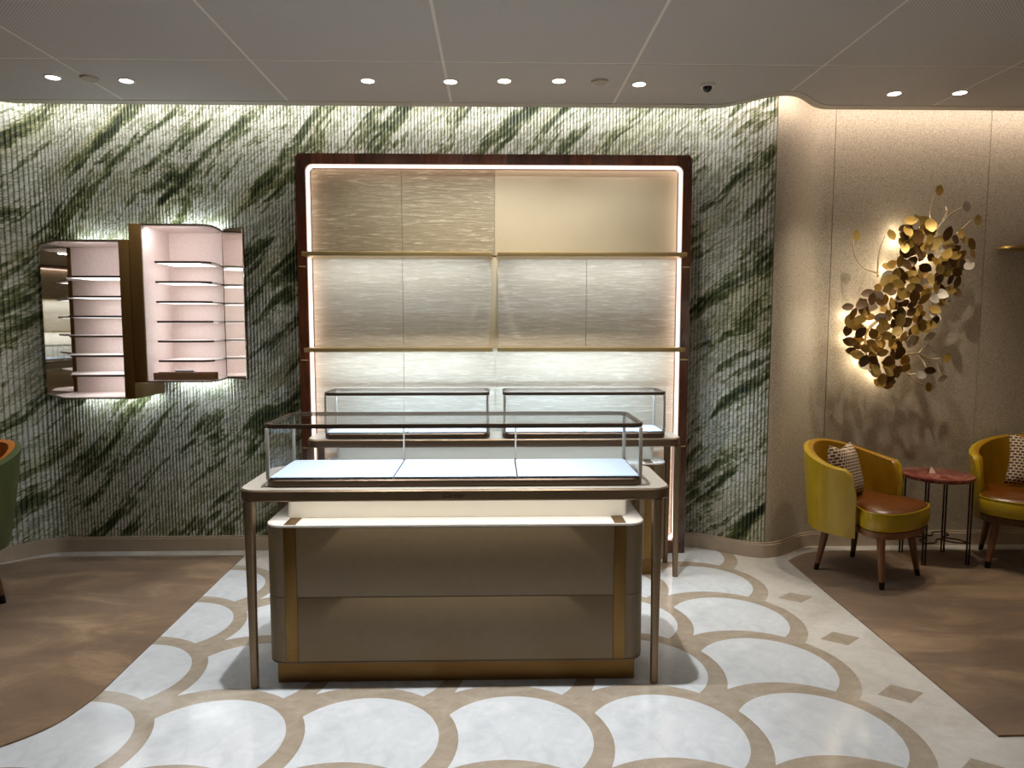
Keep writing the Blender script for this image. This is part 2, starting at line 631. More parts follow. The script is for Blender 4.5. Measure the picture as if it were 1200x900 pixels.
fan_me = disc_mesh('fan_inlay', 0, R_IN, 'white_marble')
ring_me = disc_mesh('ring_inlay', R_IN, R_OUT, 'tan_marble')
lvl = 0
for row in range(7):                       # from the wall towards the camera
    y = 4.518 - DY * row
    for k in range(7):                     # right to left: the left scallop laps over the right one
        x = 1.17 - DX * k
        if y > 4.3 and k < 7 and (x < -1.0 or x > 1.3): continue
        if y > 2.7 and x < -1.9: continue
        lvl += 1
        for me, nm in ((fan_me, 'fan_inlay'), (ring_me, 'ring_inlay')):
            o = link(nm, me, None, floor)
            o.location = (x, y, 0.0002 + lvl * 0.00006)
dia = None
for y in (3.80, 3.285, 2.77, 2.26):
    if dia is None:
        bm = bmesh.new()
        bm.faces.new([bm.verts.new(p) for p in ((-0.10, -0.005, 0), (0.0, -0.075, 0), (0.10, 0.005, 0), (0.0, 0.075, 0))])
        dia = bpy.data.meshes.new('diamond_inlay'); bm.to_mesh(dia); bm.free(); dia.materials.append(MATS['tan_marble'])
    o = link('diamond_inlay', dia, None, floor)
    o.location = (1.675, y, 0.0003)

# fluted marble wall, in front of a plain backing
FLUTE = 0.0215
bm = bmesh.new()
xs = []
x = -3.55
while x < EDGE_X - 0.004:
    xs.append(x)
    x += FLUTE
prof = []
for x in xs:
    for f, d in ((0.0, 0.014), (0.10, 0.005), (0.28, 0.0), (0.5, -0.0025), (0.72, 0.0), (0.90, 0.005)):
        xx = x + f * FLUTE
        prof.append((xx, wall_y(xx) + d))
prof.append((xs[-1] + FLUTE, wall_y(xs[-1] + FLUTE) + 0.009))
prof += [(xs[-1] + FLUTE, 4.90), (-3.55, 4.90)]
lo, hi = [], []
for px, py in prof:
    lo.append(bm.verts.new((px, py, 0.085)))
    hi.append(bm.verts.new((px, py, 3.099)))
for i in range(len(prof)):
    j = (i + 1) % len(prof)
    bm.faces.new((lo[i], lo[j], hi[j], hi[i]))
struct(from_bm('wall_back', bm, 'green_marble', smooth=False))


def band(name, x0, x1, f, off0, off1, z0, z1, mat, parent=None, step=0.02):
    n = max(2, int((x1 - x0) / step))
    xs = [x0 + (x1 - x0) * i / n for i in range(n + 1)]
    front = [(x, f(x) + off0) for x in xs]
    back = [(x, f(x) + off1) for x in reversed(xs)]
    return poly_prism(name, front + back, z0, z1, mat, parent)


# fabric wall on the right: panels with open joints, on a dark backing
wr = struct(band('wall_right', EDGE_X + 0.006, 5.0, wall_y, 0.022, 0.1, 0.0, 3.0995, 'seam_dark'))
for a, b in ((EDGE_X + 0.006, 2.236), (2.240, 3.272), (3.276, 4.30), (4.304, 4.99)):
    band('fabric_panel', a, b, wall_y, 0.0, 0.0215, 0.085, 3.099, 'wall_fabric', wr)
# skirting
bs = struct(band('baseboard_back', -3.55, EDGE_X, wall_y, -0.022, 0.03, 0.0, 0.085, 'skirting'))
band('skirting_lip', -3.55, EDGE_X, wall_y, -0.012, 0.02, 0.0852, 0.098, 'skirting', bs)
bs = struct(band('baseboard_right', EDGE_X, 4.99, wall_y, -0.022, 0.0, 0.0, 0.085, 'skirting'))
band('skirting_lip', EDGE_X, 4.99, wall_y, -0.012, -0.001, 0.0852, 0.098, 'skirting', bs)
# rest of the shell
struct(box('wall_left', -4.7, -4.6, -3.6, 5.0, 0, 3.1, 'cream_wall'))
struct(box('wall_east', 5.0, 5.1, -3.6, 5.0, 0, 3.1, 'cream_wall'))
struct(box('wall_front', -4.6, 5.0, -3.7, -3.6, 0, 3.1, 'cream_wall'))
struct(box('wall_corner', -4.6, -3.55, 4.40, 4.9, 0, 3.1, 'cream_wall'))

# ceiling: backing and separate perforated panels, curved where the wall bulges
bm = bmesh.new()
cvx = [-4.6 + 9.6 * i / 320 for i in range(321)]
cpts = [(-4.6, -3.6), (5.0, -3.6)] + [(x, soff_y(x) - 0.02) for x in reversed(cvx)]
add_loops(bm, [[(x, y, CEIL + 0.0015) for x, y in cpts], [(x, y, CEIL + 0.044) for x, y in cpts]])
add_box(bm, -4.6, 5.0, -3.6, 5.0, 3.10, 3.16)
ceil = struct(from_bm('ceiling', bm, 'ceiling_joint'))
JX = [-4.58, -4.166, -3.188, -2.21, -1.235, -0.261, 0.720, 1.70, 2.68, 3.66, 4.64, 4.98]
JY = [-3.58, -2.16, -0.98, 0.20, 1.38, 2.56, 3.742]
G = 0.0075
for a, b in zip(JX, JX[1:]):
    for c, d in zip(JY, JY[1:]):
        box('ceiling_panel', a + G, b - G, c + G, d - G, CEIL, CEIL + 0.0014, 'perforated_panel', ceil)
    n = 24
    xs = [a + G + (b - a - 2 * G) * i / n for i in range(n + 1)]
    pts = [(xs[0], 3.742 + G), (xs[-1], 3.742 + G)] + [(x, soff_y(x) - 0.075) for x in reversed(xs)]
    poly_prism('ceiling_panel', pts, CEIL, CEIL + 0.0014, 'perforated_panel', ceil)
struct(band('trim_1', -4.6, 5.0, soff_y, -0.0745, 0.0, CEIL - 0.003, CEIL + 0.045, 'soffit_trim'))

# carpets
def arc(cx, cy, r, a0, a1, n=10):
    return [(cx + r * math.cos(math.radians(a0 + (a1 - a0) * i / n)), cy + r * math.sin(math.radians(a0 + (a1 - a0) * i / n))) for i in range(n + 1)]


cl = [(-1.65, 4.578), (-1.643, 3.9), (-1.638, 3.3)] + [tuple(p[:2]) for p in smooth_path([(-1.637, 3.1, 0), (-1.634, 2.88, 0), (-1.645, 2.74, 0), (-1.684, 2.60, 0), (-1.788, 2.475, 0), (-1.95, 2.37, 0), (-2.2, 2.27, 0), (-2.6, 2.2, 0)], 5)]
cl += [(-4.5, 2.0), (-4.5, 4.20), (-3.45, 4.22), (-3.25, 4.32), (-3.13, 4.42), (-3.02, 4.52), (-2.9, 4.572), (-2.8, 4.58)]
tag(poly_prism('carpet', cl, 0.0, 0.009, 'brown_carpet'), 'brown mottled carpet with curved front corner, under the green chair at left', 'carpet')
cr = [(1.883, 4.393), (1.861, 2.456), (4.9, 2.52), (4.9, 4.575), (2.25, 4.575), (2.14, 4.56), (2.04, 4.525), (1.97, 4.47)]
tag(poly_prism('carpet', cr, 0.0, 0.009, 'brown_carpet'), 'brown mottled carpet with a pointed corner, under the two yellow armchairs', 'carpet')

# ------------------------------------------------------------------ ceiling fittings
DL = [(62, -2.47, 4.157), (148, -2.088, 4.204), (431, -0.718, 4.171), (528, -0.25, 4.174), (591, 0.056, 4.153), (655, 0.366, 4.145), (749, 0.833, 4.192), (1048, 2.395, 4.322), (1125, 2.778, 4.297)]
DLABEL = ['round recessed downlight, first from the left edge of the ceiling', 'round recessed downlight just right of the left ceiling speaker',
          'round recessed downlight above the left half of the lit shelving', 'round recessed downlight beside a ceiling joint above the lit shelving',
          'round recessed downlight, middle one of the five above the lit shelving', 'round recessed downlight just left of the right ceiling speaker',
          'round recessed downlight above the right end of the lit shelving, nearest the camera dome', 'round recessed downlight above the left yellow armchair',
          'round recessed downlight above the side table, beside a ceiling joint']
K = 0.9635
for (px, x, y), lab in zip(DL, DLABEL):
    x, y = x * K, y * K
    t = thing('downlight', lab, 'downlight', (x, y, CEIL), 0, 'recessed downlights along the ceiling edge')
    lathe('trim_ring', [(0.034, 0.0), (0.035, -0.006), (0.043, -0.004), (0.045, 0.0)], 'fixture_white', t, 24)
    lathe('lens', [(0.001, -0.0055), (0.033, -0.0055), (0.033, -0.001), (0.001, -0.001)], 'downlight_lens', t, 20)
    if x > 2:
        spot((x, y, CEIL - 0.012), 44, (1, 0.90, 0.76), 84, 0.7, 0.02)
    else:
        spot((x, y, CEIL - 0.012), 24, (1.0, 0.94, 0.85) if abs(x) < 1.2 else (0.98, 0.98, 1.0), 96, 0.7, 0.02, (0, 0.36 if abs(x) < 1.2 else 0.05, -1))
for x, y, lab in ((-2.272, 4.166, 'flat round ceiling speaker between the two left downlights'), (0.60, 4.154, 'flat round ceiling speaker between the two right downlights over the shelving')):
    t = thing('ceiling_speaker', lab, 'speaker', (x * K, y * K, CEIL), 0, 'round ceiling speakers')
    lathe('rim', [(0.036, 0.0), (0.038, -0.012), (0.046, -0.012), (0.047, 0.0)], 'soffit_trim', t, 28)
    lathe('grille', [(0.001, -0.011), (0.037, -0.011), (0.037, -0.001), (0.001, -0.001)], 'speaker_grey', t, 28)
t = thing('security_camera', 'small white dome camera with a dark lens on the ceiling', 'camera', (1.23 * K, 4.197 * K, CEIL))
lathe('base', [(0.045, 0.0), (0.045, -0.008), (0.040, -0.014), (0.001, -0.014)], 'fixture_white', t, 24)
lathe('dome', [(0.026, -0.0135), (0.025, -0.024), (0.018, -0.036), (0.008, -0.042), (0.0005, -0.043)], 'dome_dark', t, 20)

# ------------------------------------------------------------------ lit shelving unit on the back wall
SX0, SX1, SZ0, SZ1 = -1.190, 1.200, 0.086, 2.522          # opening of the frame
FX0, FX1, FZ0, FZ1 = -1.252, 1.257, 0.0, 2.588
FY0, FY1 = 4.575, 4.70
su = thing('shelving_unit', 'tall walnut framed back shelving unit with lit pale panels and brass shelves', 'shelving', (0, 0, 0))


def xz_rr(x0, x1, z0, z1, r, seg=8):
    return rrect(x0, x1, z0, z1, r, seg)


def add_xz_prism(bm, pts, y0, y1):
    add_loops(bm, [[(x, y0, z) for x, z in pts], [(x, y1, z) for x, z in pts]])


# frame: stiles and bottom rail single pieces, corner fillets joined to the stiles; top rail of veneer blocks
def stile(sx):
    bm = bmesh.new()
    if sx < 0:
        pts = [(FX0, FZ0), (SX0, FZ0), (SX0, SZ1 - 0.04)] + [(SX0 + 0.04 - 0.04 * math.cos(a), SZ1 - 0.04 + 0.04 * math.sin(a)) for a in [PI / 2 * i / 6 for i in range(1, 7)]] + [(SX0 + 0.04, FZ1), (FX0 + 0.02, FZ1), (FX0, FZ1 - 0.02)]
    else:
        pts = [(FX1, FZ0), (SX1, FZ0), (SX1, SZ1 - 0.04)] + [(SX1 - 0.04 + 0.04 * math.cos(a), SZ1 - 0.04 + 0.04 * math.sin(a)) for a in [PI / 2 * i / 6 for i in range(1, 7)]] + [(SX1 - 0.04, FZ1), (FX1 - 0.02, FZ1), (FX1, FZ1 - 0.02)]
    add_xz_prism(bm, pts, FY0, FY1)
    return from_bm('frame_stile', bm, 'walnut', su, angle=30)


stile(-1); stile(1)
nb = 17
for i in range(nb):
    a = SX0 + 0.04 + (SX1 - SX0 - 0.08) * i / nb
    b = SX0 + 0.04 + (SX1 - SX0 - 0.08) * (i + 1) / nb
    box('veneer_block', a + 0.0004, b - 0.0004, FY0, FY1, SZ1, FZ1, 'walnut', su)
box('frame_rail', SX0, SX1, FY0, FY1, FZ0, SZ0, 'walnut', su)
# back panels
PY = 4.668
box('back_board', SX0, SX1, 4.69, 4.70, SZ0, SZ1, 'led_frame', su)
M0, M1 = -0.022, 0.018           # middle post
cols_l, cols_r = -0.60, 0.60


def panel(x0, x1, z0, z1, mat, flare=None):
    pts = [(x0, z0), (x1, z0), (x1, z1), (x0, z1)]
    if flare == 'r':
        pts = [(x0, z0), (x1 - 0.02, z0), (x1 - 0.004, z0 + 0.3), (x1, z1 - 0.10), (x1 - 0.015, z1 - 0.035), (x1 - 0.05, z1), (x0, z1)]
    if flare == 'l':
        pts = [(x0 + 0.004, z0), (x1, z0), (x1, z1), (x0 + 0.05, z1), (x0 + 0.015, z1 - 0.035), (x0, z1 - 0.10)]
    bm = bmesh.new()
    add_xz_prism(bm, pts, PY, 4.689)
    return from_bm('back_panel', bm, mat, su)


g = 0.0012
ZS = (SZ0 + 0.012, 1.37, 1.965, SZ1 - 0.014)
panel(SX0 + 0.014, cols_l - g, ZS[2], ZS[3], 'wave_panel_dark')
panel(cols_l + g, -g, ZS[2], ZS[3], 'wave_panel_dark')
panel(g, SX1 - 0.014, ZS[2], ZS[3], 'smooth_panel')
panel(SX0 + 0.014, cols_l - g, ZS[1], ZS[2] - 0.004, 'wave_panel')
panel(cols_l + g, M0, ZS[1], ZS[2] - 0.004, 'wave_panel', 'r')
panel(M1, cols_r - g, ZS[1], ZS[2] - 0.004, 'wave_panel', 'l')
panel(cols_r + g, SX1 - 0.014, ZS[1], ZS[2] - 0.004, 'wave_panel')
panel(SX0 + 0.014, cols_l - g, ZS[0], ZS[1] - 0.004, 'wave_panel')
panel(cols_l + g, -g, ZS[0], ZS[1] - 0.004, 'wave_panel')
panel(g, SX1 - 0.014, ZS[0], ZS[1] - 0.004, 'wave_panel')
box('middle_post', M0 - 0.03, M1 + 0.03, 4.676, 4.689, ZS[1], ZS[2] - 0.005, 'mullion', su)
# LED line all round the inside of the frame
o_, i_ = xz_rr(SX0, SX1, SZ0, SZ1, 0.04), xz_rr(SX0 + 0.006, SX1 - 0.006, SZ0 + 0.006, SZ1 - 0.006, 0.034)
bm = bmesh.new()
vs = [[bm.verts.new((x, y, z)) for x, z in pts] for pts, y in ((o_, 4.602), (o_, 4.660), (i_, 4.660), (i_, 4.602))]
for k in range(4):
    a, b = vs[k], vs[(k + 1) % 4]
    for i in range(len(a)):
        j = (i + 1) % len(a)
        bm.faces.new((a[i], a[j], b[j], b[i]))
from_bm('led_line', bm, 'led_pink', su)
# shelves
for x0, x1 in ((SX0 - 0.0, -0.012), (0.012, SX1 + 0.0)):
    for z in (1.966, 1.372):
        s = box('shelf', x0 + 0.003, x1 - 0.003, 4.43, PY - 0.001, z - 0.026, z, 'gold_shelf', su, 0.003)
        box('led_strip', x0 + 0.04, x1 - 0.04, 4.46, 4.475, z - 0.0265, z - 0.0255, 'led_frame', s)
        strip('shelf_lamp', (x0 + 0.05, 4.49, z - 0.03), (x1 - 0.05, 4.49, z - 0.03), 0.012, 1.9 if z > 1.5 else 2.0, COOL, (0, 0.45, -1))
for x, z in ((-1.222, 1.885), (1.228, 1.885), (-1.222, 1.29), (1.228, 1.29), (-1.222, 0.72), (1.228, 0.72)):
    box('shelf_pin', x - 0.022, x + 0.022, FY0 - 0.006, FY0 + 0.001, z - 0.004, z + 0.004, 'gold_shelf', su)

# ------------------------------------------------------------------ counters


def place(o, root):
    o.parent = root
    return o


def table(x0, x1, y0, y1, label, legs, lamp_w=1.6, lamp_c=(1, 0.98, 0.96)):
    r = thing('counter_table', label, 'table')
    top = prism('table_top', x0, x1, y0, y1, 0.085, 0.799, 0.846, 'bronze', r, 0.005)
    prism('top_sheen', x0 + 0.006, x1 - 0.006, y0 + 0.006, y1 - 0.006, 0.08, 0.846, 0.848, 'bronze_top', top, 0.0005)  # thin sheet, the top's pale reflection put into its colour
    strip('table_lamp', (x0 + 0.06, y0 + 0.045, 0.797), (x1 - 0.06, y0 + 0.045, 0.797), 0.012, lamp_w, lamp_c, (0, 0.12, -1))
    for lx, ly in legs:
        bm = bmesh.new()
        L = []
        for z, h in ((0.0, 0.0145), (0.006, 0.0155), (0.25, 0.0165), (0.55, 0.0195), (0.7985, 0.0205)):
            L.append([(lx + px, ly + py, z) for px, py in rrect(-h, h, -h, h, h * 0.7, 4)])
        add_loops(bm, L)
        from_bm('leg', bm, 'bronze', r, angle=40)
    return r


def cabinet(x0, x1, y0, y1, label, sx=0.083, sw=0.05):
    r = thing('storage_cabinet', label, 'cabinet')
    zb, zt, zm = 0.105, 0.682, 0.385
    prism('carcass', x0 + 0.004, x1 - 0.004, y0 + 0.004, y1 - 0.004, 0.075, zb, zt, 'taupe_leather', r, 0.002)
    # front skin: corner panels, strips, drawers, built slightly proud
    for a, b, n in ((x0 + sx + sw, x1 - sx - sw, 'drawer_front'),):
        box(n, a + 0.001, b - 0.001, y0 - 0.001, y0 + 0.012, zm + 0.0012, zt - 0.001, 'taupe_leather', r, 0.0012)
        box(n, a + 0.001, b - 0.001, y0 - 0.001, y0 + 0.012, zb + 0.001, zm - 0.0012, 'taupe_leather', r, 0.0012)
    for a in (x0 + sx, x1 - sx - sw):
        box('metal_strip', a, a + sw, y0 - 0.0015, y0 + 0.012, zb, zt, 'gold', r, 0.001)
        box('metal_strip', a, a + sw, y0 + 0.001, y0 + 0.11, zt, zt + 0.0125, 'gold', r)
    # rounded corner skins, upper and lower
    for side in (-1, 1):
        for z0, z1 in ((zm + 0.0012, zt - 0.001), (zb + 0.001, zm - 0.0012)):
            rr = 0.075
            if side < 0:
                cx = x0 + rr
                pts = [(x0 + sx - 0.001, y0)] + [(cx + rr * math.cos(a), y0 + rr + rr * math.sin(a)) for a in [-PI / 2 - PI / 2 * i / 8 for i in range(9)]] + [(x0, y1 - 0.08), (x0 + 0.006, y1 - 0.08), (x0 + 0.006, y0 + rr)] + [(cx + (rr - 0.006) * math.cos(a), y0 + rr + (rr - 0.006) * math.sin(a)) for a in [-PI + PI / 2 * i / 8 for i in range(9)]] + [(x0 + sx - 0.001, y0 + 0.006)]
            else:
                cx = x1 - rr
                pts = [(x1 - sx + 0.001, y0)] + [(cx + rr * math.cos(a), y0 + rr + rr * math.sin(a)) for a in [-PI / 2 + PI / 2 * i / 8 for i in range(9)]] + [(x1, y1 - 0.08), (x1 - 0.006, y1 - 0.08), (x1 - 0.006, y0 + rr)] + [(cx + (rr - 0.006) * math.cos(a), y0 + rr + (rr - 0.006) * math.sin(a)) for a in [-PI / 2 * i / 8 for i in range(9)]] + [(x1 - sx + 0.001, y0 + 0.006)]
            poly_prism('corner_panel', pts, z0, z1, 'taupe_leather', r)
    prism('ledge', x0 - 0.001, x1 + 0.001, y0 - 0.002, y1, 0.077, zt, zt + 0.012, 'ledge_white', r, 0.003)
    prism('base_lip', x0, x1, y0 - 0.001, y1, 0.077, zb - 0.008, zb, 'dark_bronze', r, 0.002)
    prism('plinth', x0 + 0.035, x1 - 0.035, y0 + 0.03, y1 - 0.03, 0.004, 0.0, zb - 0.008, 'gold', r, 0.001)
    prism('riser', x0 + 0.067, x1 - 0.058, y0 + 0.11, y1 - 0.1, 0.03, zt + 0.012, 0.798, 'riser_cream', r, 0.002)
    return r


def showcase(x0, x1, y0, y1, label, n, posts, z0=0.848, z1=1.112, power=3.0, aim=0.55):
    r = thing('glass_showcase', label, 'showcase')
    tr = prism('tray_base', x0, x1, y0, y1, 0.05, z0, z0 + 0.034, 'dark_bronze', r, 0.006)
    # lining in n sections
    for i in range(n):
        a = x0 + 0.012 + (x1 - x0 - 0.024) * i / n
        b = x0 + 0.012 + (x1 - x0 - 0.024) * (i + 1) / n
        prism('tray_pad', a + 0.003, b - 0.003, y0 + 0.014, y1 - 0.014, 0.006 if 0 < i < n - 1 else 0.02, z0 + 0.0345, z0 + 0.040, 'tray_fabric', r, 0.001)
    rim('top_frame', rrect(x0, x1, y0, y1, 0.05), rrect(x0 + 0.012, x1 - 0.012, y0 + 0.014, y1 - 0.014, 0.038), z1 - 0.017, z1, 'dark_bronze', r)
    prism('top_glass', x0 + 0.0125, x1 - 0.0125, y0 + 0.0145, y1 - 0.0145, 0.037, z1 - 0.008, z1 - 0.001, 'top_glass', r, 0.0005)
    zl, zh = z0 + 0.034, z1 - 0.017
    c = 0.013
    for px, py in ((x0 + c, y0 + c), (x1 - c, y0 + c), (x0 + c, y1 - c), (x1 - c, y1 - c)):
        box('corner_post', px - 0.007, px + 0.007, py - 0.007, py + 0.007, zl, zh, 'bronze_top', r, 0.002)
    for i in range(1, posts):
        px = x0 + (x1 - x0) * i / posts
        box('back_post', px - 0.004, px + 0.004, y1 - 0.013, y1 - 0.005, zl, zh, 'bronze_top', r, 0.001)
    box('glass_pane', x0 + 0.021, x1 - 0.021, y0 + 0.010, y0 + 0.015, zl, zh, 'clear_glass', r)
    box('glass_pane', x0 + 0.021, x1 - 0.021, y1 - 0.0045, y1 - 0.0005, zl, zh, 'clear_glass', r)
    box('glass_pane', x0 + 0.010, x0 + 0.015, y0 + 0.021, y1 - 0.021, zl, zh, 'clear_glass', r)
    box('glass_pane', x1 - 0.015, x1 - 0.010, y0 + 0.021, y1 - 0.021, zl, zh, 'clear_glass', r)
    strip('showcase_lamp', (x0 + 0.06, y0 + 0.022, z1 - 0.02), (x1 - 0.06, y0 + 0.022, z1 - 0.02), 0.01, power, (0.60, 0.80, 1.0), (0, aim, -1))
    return r


ft = table(-1.062, 0.735, 2.862, 3.365, 'bronze legged front counter table carrying the long glass showcase', ((-1.012, 2.885), (0.674, 2.885), (-1.012, 3.335), (0.674, 3.335)))
cabinet(-0.962, 0.632, 2.892, 3.335, 'taupe leather drawer cabinet on a gold plinth under the front table')
showcase(-0.955, 0.622, 2.905, 3.315, 'long low glass showcase with pale blue trays on the front table', 3, 3, power=0.75)
rt = table(-1.112, 1.112, 4.115, 4.425, 'long bronze table against the shelving carrying two showcases', ((1.085, 4.145), (-1.085, 4.145), (1.085, 4.395), (-1.085, 4.395)), 1.6, (0.72, 0.86, 1.0))
rc = cabinet(-1.03, 1.03, 4.15, 4.415, 'taupe cabinet behind the front counter, under the shelving table')
s1_ = showcase(-1.003, -0.032, 4.125, 4.42, 'glass showcase at the left end of the rear table', 2, 1, z1=1.122, power=4.5, aim=1.3)
s2_ = showcase(0.043, 1.013, 4.125, 4.42, 'glass showcase at the right end of the rear table', 2, 1, z1=1.122, power=4.5, aim=1.3)
# lettering on the front edge of the table
cu = bpy.data.curves.new('lettering', 'FONT')
cu.body = 'Cartier'
cu.size = 0.030
cu.shear = 0.35
cu.align_x = 'CENTER'; cu.align_y = 'CENTER'
cu.extrude = 0.0005
cu.materials.append(MATS['logo_dark'])
tmp = bpy.data.objects.new('lettering_curve', cu)
COL.objects.link(tmp)
bpy.context.view_layer.update()
me = bpy.data.meshes.new_from_object(tmp.evaluated_get(bpy.context.evaluated_depsgraph_get()))
bpy.data.objects.remove(tmp)
o = link('lettering', me, None, ft)
o.location = (-0.172, 2.8612, 0.823)
o.rotation_euler = (PI / 2, 0, 0)

# ------------------------------------------------------------------ wall vitrines


def xyp(name, pts, z0, z1, mat, parent):
    return poly_prism(name, pts, z0, z1, mat, parent)


VB, VF = 4.665, 4.31
LEDC = (1.0, 0.94, 0.95)


def led_shelf(parent, pts, z, led):
    s = xyp('shelf', pts, z - 0.010, z, 'shelf_white', parent)
    box('led_panel', led[0], led[1], VF + 0.04, VB - 0.06, z - 0.0115, z - 0.0101, 'led_shelf', s)
    return s


lv = thing('wall_vitrine', 'lower gold wall vitrine with a mirror wing on its left', 'vitrine', (0, 0, 0))
Z0, Z1 = 1.070, 2.020
plate = [(-2.233, VF), (-2.585, VF), (-2.612, VF + 0.012), (-2.862, 4.570), (-2.862, 4.60), (-2.76, 4.69), (-2.233, 4.69)]
lin = [(-2.2335, VF + 0.003), (-2.583, VF + 0.003), (-2.608, VF + 0.015), (-2.735, VF + 0.14), (-2.735, VB), (-2.2335, VB)]
xyp('top_plate', plate, Z1 - 0.008, Z1, 'dark_bronze', lv)
xyp('ceiling_lining', lin, Z1 - 0.012, Z1 - 0.008, 'niche_fabric', lv)
xyp('bottom_plate', plate, Z0, Z0 + 0.006, 'dark_bronze', lv)
xyp('floor_lining', lin, Z0 + 0.006, Z0 + 0.011, 'niche_fabric', lv)
box('side_panel', -2.2325, -2.1715, VF - 0.002, 4.695, Z0, Z1, 'gold', lv, 0.002)
box('back_panel', -2.720, -2.2335, VB, 4.69, Z0 + 0.006, Z1 - 0.008, 'niche_fabric', lv)
box('corner_strip', -2.741, -2.7205, VB - 0.008, 4.69, Z0 + 0.006, Z1 - 0.008, 'gold', lv)
bm = bmesh.new()
add_loops(bm, [[(-2.742, 4.660, z), (-2.742, 4.685, z), (-2.86, 4.600, z), (-2.86, 4.577, z)] for z in (Z0 + 0.006, Z1 - 0.008)])
from_bm('mirror_wing', bm, 'mirror', lv)
for i in range(6):
    z = 1.8075 - i * 0.1185
    pts = [(-2.2335, VF + 0.015), (-2.545, VF + 0.015), (-2.562, VF + 0.025), (-2.715, VB - 0.06), (-2.715, VB - 0.001), (-2.2335, VB - 0.001)]
    s = led_shelf(lv, pts, z, (-2.54, -2.236))
    box('shelf_edge', -2.55, -2.2335, VF + 0.011, VF + 0.0149, z - 0.011, z + 0.001, 'dark_bronze', s)
strip('vitrine_lamp', (-2.54, VF + 0.03, Z1 - 0.02), (-2.25, VF + 0.03, Z1 - 0.02), 0.012, 0.7, LEDC, (0, 0.5, -1))

rv = thing('wall_vitrine', 'higher gold wall vitrine with six curved shelves, right of the mirrored one', 'vitrine', (0, 0, 0))
Z0, Z1 = 1.170, 2.114
XR = -1.702


def rplate(e):
    return [(-2.0975, VF + e)] + arc(XR - 0.075, VF + 0.075, 0.075 - e, -90, 0, 8) + [(XR - 0.004 - e, 4.45), (-1.735, 4.62), (-1.735, VB), (-2.0975, VB)]


xyp('top_plate', rplate(0.0)[:-2] + [(-1.735, 4.69), (-2.0975, 4.69)], Z1 - 0.008, Z1, 'dark_bronze', rv)
xyp('ceiling_lining', rplate(0.004), Z1 - 0.012, Z1 - 0.008, 'niche_fabric', rv)
xyp('bottom_plate', rplate(0.0)[:-2] + [(-1.735, 4.69), (-2.0975, 4.69)], Z0, Z0 + 0.006, 'dark_bronze', rv)
xyp('floor_lining', rplate(0.004), Z0 + 0.006, Z0 + 0.011, 'niche_fabric', rv)
box('side_panel', -2.1685, -2.098, VF - 0.002, 4.695, Z0, Z1, 'gold', rv, 0.002)
box('side_lining', -2.0975, -2.093, VF + 0.004, VB, Z0 + 0.0115, Z1 - 0.0125, 'niche_fabric', rv)
box('back_panel', -2.0975, -1.752, VB, 4.69, Z0 + 0.006, Z1 - 0.008, 'niche_fabric', rv)
box('corner_post', -1.751, -1.743, VB - 0.016, 4.69, Z0 + 0.006, Z1 - 0.008, 'dark_bronze', rv)
bm = bmesh.new()
add_loops(bm, [[(-1.742, 4.640, z), (-1.588, 4.548, z), (-1.580, 4.560, z), (-1.742, 4.66, z)] for z in (Z0 + 0.004, Z1 + 0.006)])
mw = from_bm('mirror_wing', bm, 'mirror', rv)
for z in (Z0 - 0.002, Z1 + 0.0062):
    xyp('wing_edge', [(-1.742, 4.638), (-1.587, 4.545), (-1.578, 4.560), (-1.742, 4.662)], z, z + 0.0058, 'dark_bronze', mw)
for i in range(6):
    z = 1.895 - i * 0.1185
    pts = [(-2.028, VF + 0.015)] + arc(-1.785, VF + 0.085, 0.070, -90, -5, 8) + [(-1.722, 4.5), (-1.755, VB - 0.02), (-1.755, VB - 0.001), (-2.06, VB - 0.001)]
    s = led_shelf(rv, pts, z, (-2.025, -1.775))
    e = [(x, y - 0.003) for x, y in [(-2.030, VF + 0.015)] + arc(-1.785, VF + 0.085, 0.070, -90, -12, 8)]
    e2 = [(x, y - 0.0001) for x, y in [(-2.030, VF + 0.015)] + arc(-1.785, VF + 0.085, 0.070, -90, -12, 8)]
    xyp('shelf_edge', e + e2[::-1], z - 0.011, z + 0.001, 'dark_bronze', s)
strip('vitrine_lamp', (-2.07, VF + 0.03, Z1 - 0.02), (-1.78, VF + 0.03, Z1 - 0.02), 0.012, 0.8, LEDC, (0, 0.5, -1))
# halo lamps behind the vitrines
for x0, x1, z, d in ((-2.70, -2.20, 2.030, 1), (-2.12, -1.75, 2.122, 1), (-2.70, -2.20, 1.060, -1), (-2.08, -1.75, 1.160, -1)):
    strip('halo_lamp', (x0, 4.68, z), (x1, 4.68, z), 0.02, 0.9, (0.86, 0.94, 1.0), (0, 0.25, d))
# things in the right vitrine
t = thing('display_tray', 'brown display tray on the floor of the right wall vitrine', 'tray', (-1.888, 4.365, Z0 + 0.011))
box('base', -0.182, 0.182, -0.028, 0.03, 0.0, 0.006, 'brown_tray', t)
box('front_rim', -0.182, 0.182, -0.032, -0.0285, 0.0, 0.046, 'brown_tray', t, 0.001)
box('back_rim', -0.182, 0.182, 0.0305, 0.034, 0.0, 0.046, 'brown_tray', t, 0.001)
o = prism('jewellery_stand', -1.955, -1.835, 4.355, 4.38, 0.008, Z0 + 0.0175, Z0 + 0.074, 'white_cloth', None, 0.006)
tag(o, 'small white padded stand inside the brown tray', 'display stand')

